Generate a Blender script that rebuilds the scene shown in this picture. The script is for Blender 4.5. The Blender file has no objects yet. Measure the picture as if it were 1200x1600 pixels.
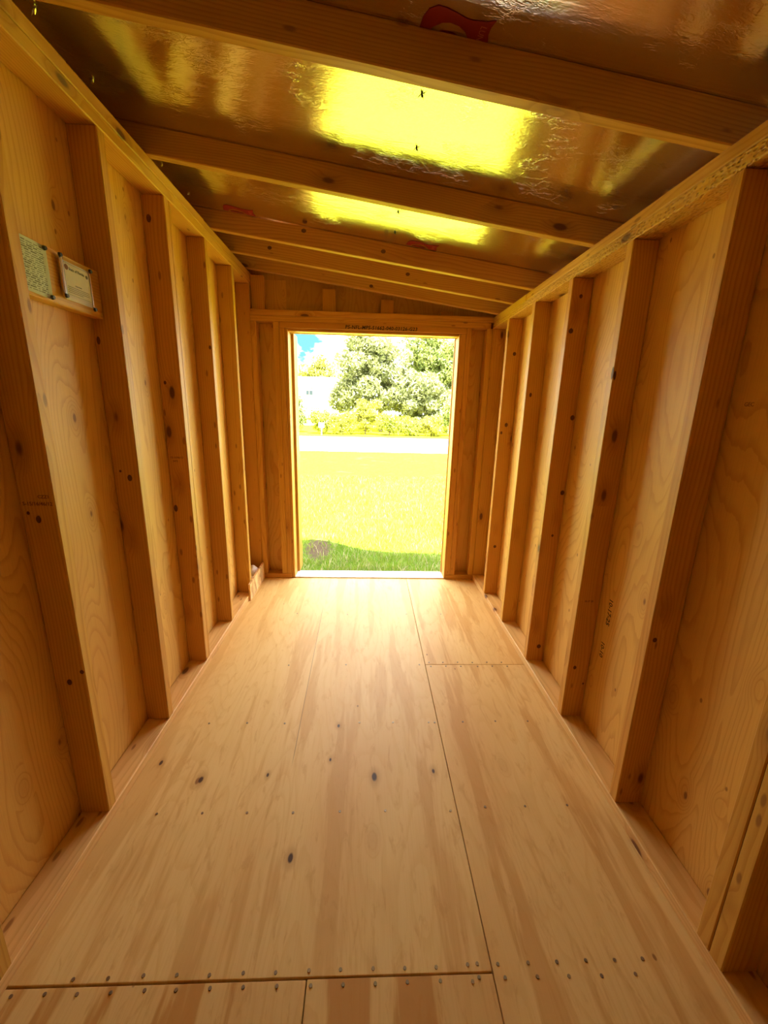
import bpy, bmesh, math, random
import numpy as np
from mathutils import Vector, Matrix

rnd = random.Random(7)
nrng = np.random.default_rng(11)
scene = bpy.context.scene
COL = scene.collection

# ------------------------------------------------------------------ camera
CAM_H = 1.3183
cam_d = bpy.data.cameras.new('camera')
cam = bpy.data.objects.new('camera', cam_d)
COL.objects.link(cam)
scene.camera = cam
cam_d.sensor_fit = 'HORIZONTAL'
cam_d.sensor_width = 36.0
cam_d.lens = 638.4 / 1200 * 36.0
cam_d.clip_start = 0.02
cam_d.clip_end = 500
_p, _y, _r = 0.24715, 0.042305, 0.025418
F = Vector((math.sin(_y) * math.cos(_p), math.cos(_y) * math.cos(_p), -math.sin(_p)))
U = Vector((math.sin(_y) * math.sin(_p), math.cos(_y) * math.sin(_p), math.cos(_p)))
R = Vector((math.cos(_y), -math.sin(_y), 0))
R2 = R * math.cos(_r) + U * math.sin(_r)
U2 = U * math.cos(_r) - R * math.sin(_r)
M = Matrix((R2, U2, -F)).transposed().to_4x4()
M.translation = Vector((0, 0, CAM_H))
cam.matrix_world = M

# ------------------------------------------------------------------ world: summer sky, mostly white cloud with blue gaps
world = bpy.data.worlds.new('sky')
scene.world = world
world.use_nodes = True
SKY_STRENGTH = 1.35
SUN_STRENGTH = 15.0
SUN_DIR = Vector((-0.10, 0.475, -1.0))       # light travels this way
EXPOSURE = 2.2


def nnew(nt, kind, **kw):
    n = nt.nodes.new(kind)
    for k, v in kw.items():
        setattr(n, k, v)
    return n


def setin(n, **kw):
    for k, v in kw.items():
        n.inputs[k.replace('_', ' ')].default_value = v


nt = world.node_tree
nt.nodes.clear()
out = nnew(nt, 'ShaderNodeOutputWorld')
bg = nnew(nt, 'ShaderNodeBackground')
tc = nnew(nt, 'ShaderNodeTexCoord')
mp = nnew(nt, 'ShaderNodeMapping')
mp.inputs['Location'].default_value = (0.36, 0.2, 0.55)
mp.inputs['Scale'].default_value = (1, 1, 2.0)
no = nnew(nt, 'ShaderNodeTexNoise')
setin(no, Scale=5.0, Detail=6.0, Roughness=0.55)
rp = nnew(nt, 'ShaderNodeValToRGB')
rp.color_ramp.elements[0].position = 0.36
rp.color_ramp.elements[0].color = (0.055, 0.155, 0.19, 1)
rp.color_ramp.elements[1].position = 0.47
rp.color_ramp.elements[1].color = (1.45, 1.45, 1.42, 1)
nt.links.new(tc.outputs['Generated'], mp.inputs['Vector'])
nt.links.new(mp.outputs[0], no.inputs['Vector'])
gapn = nnew(nt, 'ShaderNodeVectorMath', operation='DISTANCE')
gapn.inputs[1].default_value = (-0.142, 0.9795, 0.145)
gapr = nnew(nt, 'ShaderNodeMapRange')
setin(gapr, From_Min=0.0, From_Max=0.055, To_Min=0.24, To_Max=0.0)
sub = nnew(nt, 'ShaderNodeMath', operation='SUBTRACT')
nt.links.new(tc.outputs['Generated'], gapn.inputs[0])
nt.links.new(gapn.outputs['Value'], gapr.inputs['Value'])
nt.links.new(no.outputs['Fac'], sub.inputs[0])
nt.links.new(gapr.outputs[0], sub.inputs[1])
nt.links.new(sub.outputs[0], rp.inputs['Fac'])
nt.links.new(rp.outputs['Color'], bg.inputs['Color'])
bg.inputs['Strength'].default_value = SKY_STRENGTH
nt.links.new(bg.outputs[0], out.inputs['Surface'])

sun_d = bpy.data.lights.new('sun', 'SUN')
sun_d.energy = SUN_STRENGTH
sun_d.angle = math.radians(0.6)
sun_d.color = (1.0, 0.95, 0.86)
sun = bpy.data.objects.new('sun', sun_d)
COL.objects.link(sun)
sun.rotation_euler = SUN_DIR.to_track_quat('-Z', 'Y').to_euler()

vs = scene.view_settings
scene.display_settings.display_device = 'sRGB'
vs.view_transform = 'Standard'
vs.look = 'None'
vs.gamma = 1
vs.use_curve_mapping = False
vs.exposure = EXPOSURE
scene.cycles.max_bounces = 14
scene.cycles.diffuse_bounces = 8
scene.cycles.glossy_bounces = 6
scene.cycles.transmission_bounces = 6
scene.cycles.sample_clamp_indirect = 12.0
scene.cycles.use_denoising = True


# ------------------------------------------------------------------ node helpers
class NT:
    def __init__(self, name):
        self.mat = bpy.data.materials.new(name)
        self.mat.use_nodes = True
        self.t = self.mat.node_tree
        self.t.nodes.clear()
        self.out = self.t.nodes.new('ShaderNodeOutputMaterial')
        self.b = self.t.nodes.new('ShaderNodeBsdfPrincipled')
        self.t.links.new(self.b.outputs[0], self.out.inputs[0])

    def link(self, a, b):
        self.t.links.new(a, b)

    def val(self, v, sock):
        if hasattr(v, 'is_linked'):
            self.t.links.new(v, sock)
        else:
            sock.default_value = v

    def math(self, op, a, b=0.0, c=None, clamp=False):
        n = self.t.nodes.new('ShaderNodeMath')
        n.operation = op
        n.use_clamp = clamp
        self.val(a, n.inputs[0])
        self.val(b, n.inputs[1])
        if c is not None:
            self.val(c, n.inputs[2])
        return n.outputs[0]

    def sep(self, v):
        n = self.t.nodes.new('ShaderNodeSeparateXYZ')
        self.link(v, n.inputs[0])
        return n.outputs

    def comb(self, x, y, z):
        n = self.t.nodes.new('ShaderNodeCombineXYZ')
        for i, v in enumerate((x, y, z)):
            self.val(v, n.inputs[i])
        return n.outputs[0]

    def vmath(self, op, a, b):
        n = self.t.nodes.new('ShaderNodeVectorMath')
        n.operation = op
        self.val(a, n.inputs[0])
        self.val(b, n.inputs[1])
        return n.outputs['Value'] if op in ('DISTANCE', 'LENGTH', 'DOT_PRODUCT') else n.outputs[0]

    def noise(self, v, scale=1.0, detail=2.0, rough=0.5, dist=0.0):
        n = self.t.nodes.new('ShaderNodeTexNoise')
        self.link(v, n.inputs['Vector'])
        n.inputs['Scale'].default_value = scale
        n.inputs['Detail'].default_value = detail
        n.inputs['Roughness'].default_value = rough
        n.inputs['Distortion'].default_value = dist
        return n.outputs['Fac']

    def voro(self, v, scale=1.0, rand=1.0, feature='F1'):
        n = self.t.nodes.new('ShaderNodeTexVoronoi')
        n.feature = feature
        self.link(v, n.inputs['Vector'])
        n.inputs['Scale'].default_value = scale
        n.inputs['Randomness'].default_value = rand
        return n.outputs

    def step(self, v, lo, hi, a=0.0, b=1.0):
        n = self.t.nodes.new('ShaderNodeMapRange')
        n.interpolation_type = 'SMOOTHSTEP'
        self.val(v, n.inputs['Value'])
        n.inputs['From Min'].default_value = lo
        n.inputs['From Max'].default_value = hi
        n.inputs['To Min'].default_value = a
        n.inputs['To Max'].default_value = b
        return n.outputs[0]

    def mix(self, f, a, b, mode='MIX'):
        n = self.t.nodes.new('ShaderNodeMix')
        n.data_type = 'RGBA'
        n.blend_type = mode
        self.val(f, n.inputs[0])
        for v, s in ((a, n.inputs[6]), (b, n.inputs[7])):
            if hasattr(v, 'is_linked'):
                self.link(v, s)
            else:
                s.default_value = (*v, 1)
        return n.outputs[2]

    def bump(self, h, strength=0.2, dist=0.002, normal=None):
        n = self.t.nodes.new('ShaderNodeBump')
        n.inputs['Strength'].default_value = strength
        n.inputs['Distance'].default_value = dist
        self.link(h, n.inputs['Height'])
        if normal is not None:
            self.link(normal, n.inputs['Normal'])
        return n.outputs[0]

    def set(self, **kw):
        for k, v in kw.items():
            self.val(v if hasattr(v, 'is_linked') or not isinstance(v, tuple) or len(v) != 3 else (*v, 1), self.b.inputs[k.replace('_', ' ')])

    def obj(self):
        n = self.t.nodes.new('ShaderNodeTexCoord')
        return n.outputs['Object']

    def rand(self):
        n = self.t.nodes.new('ShaderNodeObjectInfo')
        return n.outputs['Random']


PINE_L = (0.63, 0.335, 0.062)
PINE_D = (0.465, 0.197, 0.026)
KNOT = (0.12, 0.035, 0.010)


def lumber(name, light=PINE_L, dark=PINE_D, knots=1.0, ring=105.0, rough_bump=0.0):
    """Sawn softwood: growth rings round a pith outside the board, along local X, with spike knots."""
    m = NT(name)
    r = m.rand()
    o = m.obj()
    off = m.comb(m.math('MULTIPLY', r, 37.0), m.math('MULTIPLY', r, 91.0), m.math('MULTIPLY', r, 53.0))
    p = m.vmath('ADD', o, off)
    x, y, z = m.sep(o)
    # knots
    kp = m.vmath('MULTIPLY', p, (4.6, 11.0, 11.0))
    v = m.voro(kp, 1.0)
    sel = m.sep(v['Color'])
    kd = m.math('ADD', v['Distance'], m.math('MULTIPLY', m.math('GREATER_THAN', sel[0], 0.42 * knots), 5.0))
    kmask = m.step(kd, 0.09, 0.16, 1.0, 0.0)
    khalo = m.step(kd, 0.12, 0.42, 1.0, 0.0)
    v2 = m.voro(m.vmath('MULTIPLY', p, (9.0, 26.0, 26.0)), 1.0)
    s2_ = m.sep(v2['Color'])
    pd = m.math('ADD', v2['Distance'], m.math('MULTIPLY', m.math('GREATER_THAN', s2_[1], 0.20 * knots), 5.0))
    pmask = m.step(pd, 0.10, 0.2, 1.0, 0.0)
    # rings
    warp = m.noise(m.vmath('MULTIPLY', p, (0.9, 5.0, 5.0)), 1.0, 2.0)
    warp2 = m.noise(m.vmath('MULTIPLY', p, (3.5, 16.0, 16.0)), 1.0, 2.0)
    py = m.math('ADD', y, m.math('MULTIPLY', m.math('SUBTRACT', m.math('FRACT', m.math('MULTIPLY', r, 17.3)), 0.5), 0.16))
    pz = m.math('ADD', z, m.math('ADD', 0.02, m.math('MULTIPLY', m.math('FRACT', m.math('MULTIPLY', r, 29.7)), 0.09)))
    rr = m.math('SQRT', m.math('ADD', m.math('MULTIPLY', py, py), m.math('MULTIPLY', pz, pz)))
    rr = m.math('ADD', rr, m.math('MULTIPLY', warp, 0.085))
    rr = m.math('ADD', rr, m.math('MULTIPLY', warp2, 0.009))
    rr = m.math('ADD', rr, m.math('MULTIPLY', khalo, 0.016))
    saw = m.math('FRACT', m.math('MULTIPLY', rr, ring))
    late = m.math('MULTIPLY', m.step(saw, 0.35, 0.93), m.step(saw, 0.93, 1.0, 1.0, 0.0))
    fib = m.noise(m.vmath('MULTIPLY', p, (6.0, 260.0, 260.0)), 1.0, 3.0)
    blot = m.noise(m.vmath('MULTIPLY', p, (1.3, 9.0, 9.0)), 1.0, 3.0)
    c = m.mix(m.math('MULTIPLY', late, 0.62), light, dark)
    c = m.mix(m.step(fib, 0.35, 0.75, 0.0, 0.22), c, dark)
    c = m.mix(m.step(blot, 0.45, 0.75, 0.0, 0.38), c, (dark[0] * 0.94, dark[1] * 0.86, dark[2] * 0.75))
    c = m.mix(m.math('MULTIPLY', khalo, 0.45), c, (dark[0] * 0.66, dark[1] * 0.5, dark[2] * 0.4))
    c = m.mix(m.math('MULTIPLY', kmask, 0.92), c, KNOT)
    c = m.mix(m.math('MULTIPLY', pmask, 0.7), c, (0.22, 0.075, 0.02))
    hv = m.t.nodes.new('ShaderNodeHueSaturation')
    m.link(c, hv.inputs['Color'])
    m.link(m.math('ADD', 0.90, m.math('MULTIPLY', m.math('FRACT', m.math('MULTIPLY', r, 7.7)), 0.14)), hv.inputs['Value'])
    m.link(m.math('ADD', 0.494, m.math('MULTIPLY', m.math('FRACT', m.math('MULTIPLY', r, 5.3)), 0.012)), hv.inputs['Hue'])
    hgt = m.math('ADD', m.math('MULTIPLY', late, 0.35), fib)
    nrm = m.bump(hgt, 0.22, 0.0007)
    if rough_bump:
        inc = m.voro(m.vmath('MULTIPLY', p, (70.0, 130.0, 130.0)), 1.0)
        nrm = m.bump(m.step(inc['Distance'], 0.2, 0.5), rough_bump, 0.006, nrm)
        cc = m.mix(m.step(inc['Distance'], 0.18, 0.42, 0.55, 0.0), c, (dark[0] * .7, dark[1] * .55, dark[2] * .4))
        m.link(cc, hv.inputs['Color'])
    m.set(Base_Color=hv.outputs[0], Roughness=0.52, Normal=nrm)
    m.b.inputs['Specular IOR Level'].default_value = 0.32
    return m.mat


def plywood(name, light, dark, along='Z', contour=9.0, streak=0.0, knots=1.0, big_knots=(), seams=()):
    """Rotary-cut veneer: broad cathedral contours along the grain, small pin knots, optional darker streaks."""
    m = NT(name)
    r = m.rand()
    o = m.obj()
    x, y, z = m.sep(o)
    if along == 'Z':          # wall sheets: grain runs up, face spans x or y
        u, v = z, m.math('ADD', x, y)
    else:                     # floor sheets: grain runs along Y
        u, v = y, x
    u = m.math('ADD', u, m.math('MULTIPLY', r, 31.0))
    v = m.math('ADD', v, m.math('MULTIPLY', r, 57.0))
    uv = m.comb(u, v, 0.0)
    n1 = m.noise(m.vmath('MULTIPLY', uv, (0.75, 4.2, 1)), 1.0, 1.2, 0.45, 0.25)
    n2 = m.noise(m.vmath('MULTIPLY', uv, (5.0, 26.0, 1)), 1.0, 2.0)
    kv = m.voro(m.vmath('MULTIPLY', uv, (4.2, 8.5, 1)), 1.0)
    sel = m.sep(kv['Color'])
    kd = m.math('ADD', kv['Distance'], m.math('MULTIPLY', m.math('GREATER_THAN', sel[0], 0.40 * knots), 5.0))
    kmask = m.step(kd, 0.04, 0.075, 1.0, 0.0)
    khalo = m.step(kd, 0.03, 0.34, 1.0, 0.0)
    pv = m.voro(m.vmath('MULTIPLY', uv, (9.0, 15.0, 1)), 1.0)
    ps = m.sep(pv['Color'])
    pd = m.math('ADD', pv['Distance'], m.math('MULTIPLY', m.math('GREATER_THAN', ps[1], 0.22 * knots), 5.0))
    pmask = m.step(pd, 0.05, 0.085, 1.0, 0.0)
    f = m.math('ADD', n1, m.math('MULTIPLY', n2, 0.03))
    f = m.math('ADD', f, m.math('MULTIPLY', khalo, 0.10))
    saw = m.math('FRACT', m.math('MULTIPLY', f, contour * 2.2))
    line = m.math('MULTIPLY', m.step(saw, 0.55, 0.95), m.step(saw, 0.95, 1.0, 1.0, 0.0))
    fib = m.noise(m.vmath('MULTIPLY', uv, (7.0, 240.0, 1)), 1.0, 3.0)
    cloud = m.noise(m.vmath('MULTIPLY', uv, (0.9, 3.0, 1)), 1.0, 3.0)
    c = m.mix(m.math('MULTIPLY', line, 0.48 if not streak else 0.26), light, dark)
    c = m.mix(m.step(fib, 0.4, 0.75, 0.0, 0.22), c, dark)
    c = m.mix(m.step(cloud, 0.42, 0.7, 0.0, 0.4), c, (dark[0], dark[1] * 0.92, dark[2] * 0.85))
    if streak:
        s = m.noise(m.vmath('MULTIPLY', uv, (1.0, 11.0, 1)), 1.0, 3.0, 0.5, 0.2)
        s3 = m.noise(m.vmath('MULTIPLY', uv, (2.2, 26.0, 1)), 1.0, 4.0, 0.6, 0.3)
        s = m.math('ADD', m.math('MULTIPLY', s, 0.72), m.math('MULTIPLY', s3, 0.28))
        s = m.step(s, 0.515, 0.575, 0.0, streak)
        c = m.mix(s, c, (dark[0] * 0.86, dark[1] * 0.72, dark[2] * 0.55))
        fl = m.noise(m.vmath('MULTIPLY', uv, (9.0, 34.0, 1)), 1.0, 5.0, 0.65, 0.8)
        c = m.mix(m.step(fl, 0.53, 0.68, 0.0, 0.36), c, (dark[0] * 0.82, dark[1] * 0.66, dark[2] * 0.5))
    c = m.mix(m.math('MULTIPLY', khalo, 0.22), c, (dark[0] * 0.7, dark[1] * 0.55, dark[2] * 0.45))
    c = m.mix(m.math('MULTIPLY', kmask, 0.85), c, (0.20, 0.07, 0.02))
    c = m.mix(m.math('MULTIPLY', pmask, 0.75), c, (0.22, 0.08, 0.02))
    dots = None
    for (kx, ky, kr) in big_knots:
        dx = m.math('MULTIPLY', m.math('SUBTRACT', x, kx), 1.0 / kr)
        dy = m.math('MULTIPLY', m.math('SUBTRACT', y, ky), 0.55 / kr)
        dd = m.math('ADD', m.math('MULTIPLY', dx, dx), m.math('MULTIPLY', dy, dy))
        dots = dd if dots is None else m.math('MINIMUM', dots, dd)
    if dots is not None:
        dots = m.math('ADD', m.math('SQRT', dots), m.math('MULTIPLY', m.math('SUBTRACT', n2, 0.5), 1.6))
        c = m.mix(m.step(dots, 0.8, 3.4, 0.42, 0.0), c, (dark[0] * 0.62, dark[1] * 0.45, dark[2] * 0.35))
        c = m.mix(m.step(dots, 0.55, 1.15, 0.95, 0.0), c, (0.055, 0.02, 0.012))
    for (sx, y0, y1) in seams:
        d = m.math('ABSOLUTE', m.math('SUBTRACT', m.math('ADD', x, m.math('MULTIPLY', y, 0.016)), sx))
        k = m.math('MULTIPLY', m.step(d, 0.0006, 0.0018, 0.7, 0.0), m.math('MULTIPLY', m.step(y, y0, y0 + 0.1), m.step(y, y1 - 0.1, y1, 1.0, 0.0)))
        c = m.mix(k, c, (0.18, 0.08, 0.03))
    nrm = m.bump(m.math('ADD', fib, m.math('MULTIPLY', line, 0.5)), 0.2, 0.0006)
    m.set(Base_Color=c, Roughness=0.5, Normal=nrm)
    m.b.inputs['Specular IOR Level'].default_value = 0.34
    return m.mat


def plain(name, color, rough=0.6, metal=0.0, noise=0.0, nscale=30.0, spec=0.4):
    m = NT(name)
    if noise:
        f = m.noise(m.obj(), nscale, 4.0)
        c = m.mix(m.step(f, 0.3, 0.7), tuple(k * (1 - noise) for k in color), color)
        m.set(Base_Color=c)
    else:
        m.set(Base_Color=color)
    m.set(Roughness=rough, Metallic=metal)
    m.b.inputs['Specular IOR Level'].default_value = spec
    return m.mat


MAT = {}
MAT['stud'] = lumber('pine_lumber')
MAT['plate_pressed'] = lumber('pine_lumber_pressed', knots=0.6, rough_bump=0.8)
MAT['rafter'] = lumber('rafter_lumber', light=(0.55, 0.28, 0.052), dark=(0.38, 0.155, 0.022), knots=0.7)
MAT['plate_floor'] = lumber('sole_plate_lumber', light=(0.76, 0.48, 0.18), dark=(0.60, 0.33, 0.09), knots=0.9)
MAT['sheath_cut'] = plywood('sheathing_plywood_cut', (0.56, 0.33, 0.082), (0.41, 0.195, 0.034), 'Y', 13.0, 0.0, 1.0)
MAT['sheath'] = plywood('sheathing_plywood', (0.71, 0.423, 0.103), (0.50, 0.232, 0.036), 'Z', 15.0, 0.0, 1.5)
BIGK = [(-.588, 1.22, .008), (.041, 1.225, .0095), (.263, 1.245, .007), (-.128, 1.301, .005), (-.109, 1.475, .006),
        (-.352, 1.236, .005), (-.215, .946, .008), (-.764, 1.294, .006)]
MAT['floor'] = plywood('floor_plywood', (0.83, 0.60, 0.245), (0.70, 0.43, 0.13), 'Y', 10.0, 0.42, 0.25, BIGK, [(-.25, 1.25, 2.6)])
MAT['floor_side'] = plywood('floor_plywood_side', (0.81, 0.57, 0.225), (0.68, 0.40, 0.115), 'Y', 10.0, 0.55, 0.3)
MAT['floor_near'] = plywood('floor_plywood_streaked', (0.78, 0.54, 0.21), (0.64, 0.365, 0.10), 'Y', 10.0, 0.85, 0.2)
MAT['pale'] = lumber('pale_pine', light=(0.88, 0.68, 0.36), dark=(0.78, 0.54, 0.24), knots=0.4)
MAT['nail'] = plain('nail_steel', (0.30, 0.24, 0.17), 0.45, 0.8)
MAT['shiny'] = plain('bright_steel', (0.8, 0.78, 0.72), 0.25, 1.0)
MAT['screw'] = plain('black_screw', (0.02, 0.017, 0.015), 0.45)
MAT['ink'] = plain('black_ink', (0.035, 0.02, 0.012), 0.7)
MAT['stamp'] = plain('faded_stamp_ink', (0.20, 0.075, 0.025), 0.7)
MAT['red'] = plain('red_print', (0.27, 0.016, 0.006), 0.5)
MAT['pinkprint'] = plain('faint_print', (0.50, 0.14, 0.07), 0.5)
MAT['threshold'] = plain('white_metal', (0.82, 0.82, 0.80), 0.35, 0.0)
MAT['paint'] = plain('white_siding', (0.85, 0.85, 0.84), 0.6)
MAT['whiteroof'] = plain('pale_roof', (0.78, 0.77, 0.76), 0.7)
MAT['glass'] = plain('blue_window_glass', (0.035, 0.06, 0.12), 0.15)
MAT['bark'] = plain('bark', (0.14, 0.10, 0.07), 0.9, 0, 0.5, 12)
MAT['road'] = plain('pale_gravel_road', (0.62, 0.60, 0.55), 0.95, 0, 0.15, 8)
MAT['paper_green'] = plain('pale_green_paper', (0.50, 0.54, 0.40), 0.7)
MAT['paper'] = plain('cream_card', (0.80, 0.74, 0.60), 0.6)
MAT['lav'] = plain('lavender_card', (0.70, 0.62, 0.62), 0.6)
MAT['print'] = plain('grey_green_print', (0.16, 0.16, 0.11), 0.8)
MAT['seal'] = plain('brown_seal', (0.20, 0.08, 0.04), 0.7)
MAT['bag'] = plain('white_plastic_bag', (0.86, 0.82, 0.84), 0.3)


def foil_mat():
    m = NT('foil_facing')
    o = m.obj()
    w1 = m.noise(m.vmath('MULTIPLY', o, (9.0, 26.0, 1.0)), 1.0, 3.0, 0.55, 0.6)
    w2 = m.noise(m.vmath('MULTIPLY', o, (45.0, 110.0, 1.0)), 1.0, 2.0, 0.55, 1.6)
    vr = m.voro(m.vmath('ADD', m.vmath('MULTIPLY', o, (15.0, 24.0, 1.0)), m.comb(w1, w2, 0.0)), 1.0, 1.0, 'DISTANCE_TO_EDGE')
    crease = m.step(vr['Distance'], 0.0, 0.05, 1.0, 0.0)
    cm = m.step(m.noise(o, 5.0, 2.0), 0.50, 0.62)
    h = m.math('ADD', m.math('MULTIPLY', w1, 0.5), m.math('MULTIPLY', m.math('MULTIPLY', w2, 0.42), m.math('ADD', 0.3, cm)))
    h = m.math('ADD', h, m.math('MULTIPLY', m.math('MULTIPLY', crease, cm), 0.13))
    n = m.bump(h, 0.62, 0.0030)
    m.set(Base_Color=(0.88, 0.87, 0.87), Metallic=1.0, Roughness=0.17, Normal=n)
    return m.mat


MAT['foil'] = foil_mat()


def osb_mat():
    m = NT('strand_board')
    o = m.obj()
    v = m.voro(m.vmath('MULTIPLY', o, (40.0, 22.0, 34.0)), 1.0)
    c3 = m.sep(v['Color'])
    c = m.mix(c3[0], (0.46, 0.25, 0.08), (0.86, 0.58, 0.26))
    c = m.mix(m.step(c3[1], 0.75, 0.95, 0.0, 0.5), c, (0.25, 0.11, 0.03))
    m.set(Base_Color=c, Roughness=0.7, Normal=m.bump(c3[2], 0.5, 0.002))
    return m.mat


MAT['osb'] = osb_mat()


def leaf_mat(name, a, b):
    m = NT(name)
    f = m.noise(m.obj(), 1.2, 3.0)
    g = m.noise(m.obj(), 14.0, 1.0)
    c = m.mix(m.step(m.math('ADD', m.math('MULTIPLY', f, 0.6), m.math('MULTIPLY', g, 0.4)), 0.38, 0.62), a, b)
    m.set(Base_Color=c, Roughness=0.55)
    tr = m.t.nodes.new('ShaderNodeBsdfTranslucent')
    m.link(c, tr.inputs['Color'])
    mx = m.t.nodes.new('ShaderNodeMixShader')
    mx.inputs[0].default_value = 0.3
    m.link(m.b.outputs[0], mx.inputs[1])
    m.link(tr.outputs[0], mx.inputs[2])
    m.link(mx.outputs[0], m.out.inputs[0])
    return m.mat


MAT['leaf_main'] = leaf_mat('grey_green_leaves', (0.14, 0.165, 0.06), (0.25, 0.27, 0.10))
MAT['leaf_yellow'] = leaf_mat('yellow_green_leaves', (0.21, 0.23, 0.024), (0.31, 0.30, 0.042))
MAT['leaf_mid'] = leaf_mat('mid_green_leaves', (0.12, 0.165, 0.032), (0.22, 0.25, 0.06))
MAT['leaf_bush'] = leaf_mat('bush_leaves', (0.18, 0.22, 0.026), (0.29, 0.31, 0.045))
MAT['grass'] = leaf_mat('grass_blades', (0.15, 0.24, 0.020), (0.27, 0.33, 0.038))


def ground_mat():
    m = NT('lawn_ground')
    o = m.obj()
    f = m.noise(o, 1.6, 5.0, 0.6)
    g = m.noise(o, 22.0, 5.0, 0.7)
    c = m.mix(m.step(g, 0.35, 0.65), (0.33, 0.345, 0.012), (0.43, 0.43, 0.019))
    c = m.mix(m.step(f, 0.58, 0.74, 0.0, 0.5), c, (0.47, 0.46, 0.05))
    # shade painted into the lawn: darker green where the shed's shadow falls
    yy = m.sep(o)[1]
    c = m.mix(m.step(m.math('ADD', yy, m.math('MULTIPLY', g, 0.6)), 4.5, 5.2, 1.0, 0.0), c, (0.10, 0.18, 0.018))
    # bare dug-up patch beside the doorway
    d = m.vmath('DISTANCE', m.vmath('MULTIPLY', o, (1.0, 0.75, 0.0)), (-0.52, 4.18 * 0.75, 0.0))
    k = m.math('ADD', d, m.math('MULTIPLY', m.math('SUBTRACT', g, 0.5), 0.25))
    c = m.mix(m.step(k, 0.09, 0.19, 0.95, 0.0), c, (0.11, 0.075, 0.055))
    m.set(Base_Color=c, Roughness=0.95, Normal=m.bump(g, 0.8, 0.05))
    m.b.inputs['Specular IOR Level'].default_value = 0.0
    return m.mat


MAT['ground'] = ground_mat()


# ------------------------------------------------------------------ object helpers
def empty(name, loc=(0, 0, 0), **props):
    o = bpy.data.objects.new(name, None)
    COL.objects.link(o)
    o.location = loc
    o.empty_display_size = 0.1
    for k, v in props.items():
        o[k] = v
    return o


def tag(o, label, cat, group=None, kind=None):
    o['label'] = label
    o['category'] = cat
    if group:
        o['group'] = group
    if kind:
        o['kind'] = kind
    return o


def put(name, me, parent=None, mat4=None):
    o = bpy.data.objects.new(name, me)
    COL.objects.link(o)
    m = mat4 if mat4 is not None else Matrix.Identity(4)
    if parent is not None:
        o.parent = parent
        w = Matrix.Identity(4)
        q = parent
        while q is not None:
            w = q.matrix_basis @ w
            q = q.parent
        m = w.inverted() @ m
    o.matrix_basis = m
    return o


_cache = {}


def box_mesh(lx, ly, lz, mat, bevel=0.0015, segs=1):
    key = (round(lx, 4), round(ly, 4), round(lz, 4), mat, bevel, segs)
    if key in _cache:
        return _cache[key]
    bm = bmesh.new()
    bmesh.ops.create_cube(bm, size=1.0)
    for v in bm.verts:
        v.co.x *= lx
        v.co.y *= ly
        v.co.z *= lz
    if bevel:
        bmesh.ops.bevel(bm, geom=list(bm.edges), offset=min(bevel, 0.3 * min(lx, ly, lz)), segments=segs, affect='EDGES', profile=0.6)
    me = bpy.data.meshes.new('box')
    bm.to_mesh(me)
    bm.free()
    me.materials.append(MAT[mat])
    _cache[key] = me
    return me


def board(name, p0, p1, axis, mat, parent, bevel=0.0028, yaw=0.0):
    """Axis-aligned board with its grain (local X) along the given world axis."""
    a, b = Vector(p0), Vector(p1)
    c, d = (a + b) / 2, b - a
    if axis == 'x':
        me = box_mesh(d.x, d.y, d.z, mat, bevel)
        rot = Matrix.Identity(4)
    elif axis == 'y':
        me = box_mesh(d.y, d.x, d.z, mat, bevel)
        rot = Matrix.Rotation(math.pi / 2, 4, 'Z')
    else:
        me = box_mesh(d.z, d.y, d.x, mat, bevel)
        rot = Matrix.Rotation(-math.pi / 2, 4, 'Y')
    return put(name, me, parent, Matrix.Translation(c) @ Matrix.Rotation(yaw, 4, 'Z') @ rot)


def panel(name, p0, p1, mat, parent, bevel=0.001):
    """Sheet in world axes (no rotation), so its veneer runs along world Z or Y."""
    a, b = Vector(p0), Vector(p1)
    d = b - a
    return put(name, box_mesh(d.x, d.y, d.z, mat, bevel), parent, Matrix.Translation((a + b) / 2))


def mesh_from(name, verts, faces, mat):
    me = bpy.data.meshes.new(name)
    me.from_pydata([tuple(v) for v in verts], [], faces)
    me.materials.append(MAT[mat] if isinstance(mat, str) else mat)
    me.update()
    return me


def prism(name, outline, depth, mat, parent=None, mat4=None, holes=()):
    """Flat outline in local XY given thickness along -Z; holes are not needed here."""
    bm = bmesh.new()
    vs_ = [bm.verts.new((x, y, 0)) for x, y in outline]
    f = bm.faces.new(vs_)
    r = bmesh.ops.extrude_face_region(bm, geom=[f])
    for g in r['geom']:
        if isinstance(g, bmesh.types.BMVert):
            g.co.z -= depth
    bmesh.ops.recalc_face_normals(bm, faces=list(bm.faces))
    bmesh.ops.triangulate(bm, faces=[q for q in bm.faces if len(q.verts) > 4])
    me = bpy.data.meshes.new(name)
    bm.to_mesh(me)
    bm.free()
    me.materials.append(MAT[mat])
    return put(name, me, parent, mat4)


def text(name, body, size, mat, parent, mat4, shear=0.0, spacing=1.0, extrude=0.0002, bold=0.0):
    cu = bpy.data.curves.new(name, 'FONT')
    cu.body = body
    cu.size = size
    cu.shear = shear
    cu.space_character = spacing
    cu.extrude = extrude
    cu.offset = bold
    cu.resolution_u = 2
    cu.align_x = 'CENTER'
    cu.align_y = 'CENTER'
    t = bpy.data.objects.new(name, cu)
    COL.objects.link(t)
    dg = bpy.context.evaluated_depsgraph_get()
    me = bpy.data.meshes.new_from_object(t.evaluated_get(dg))
    bpy.data.objects.remove(t)
    me.materials.clear()
    me.materials.append(MAT[mat])
    return put(name, me, parent, mat4)


def frame4(origin, xdir, ydir):
    xd, yd = Vector(xdir).normalized(), Vector(ydir).normalized()
    zd = xd.cross(yd)
    m = Matrix((xd, yd, zd)).transposed().to_4x4()
    m.translation = Vector(origin)
    return m


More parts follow.
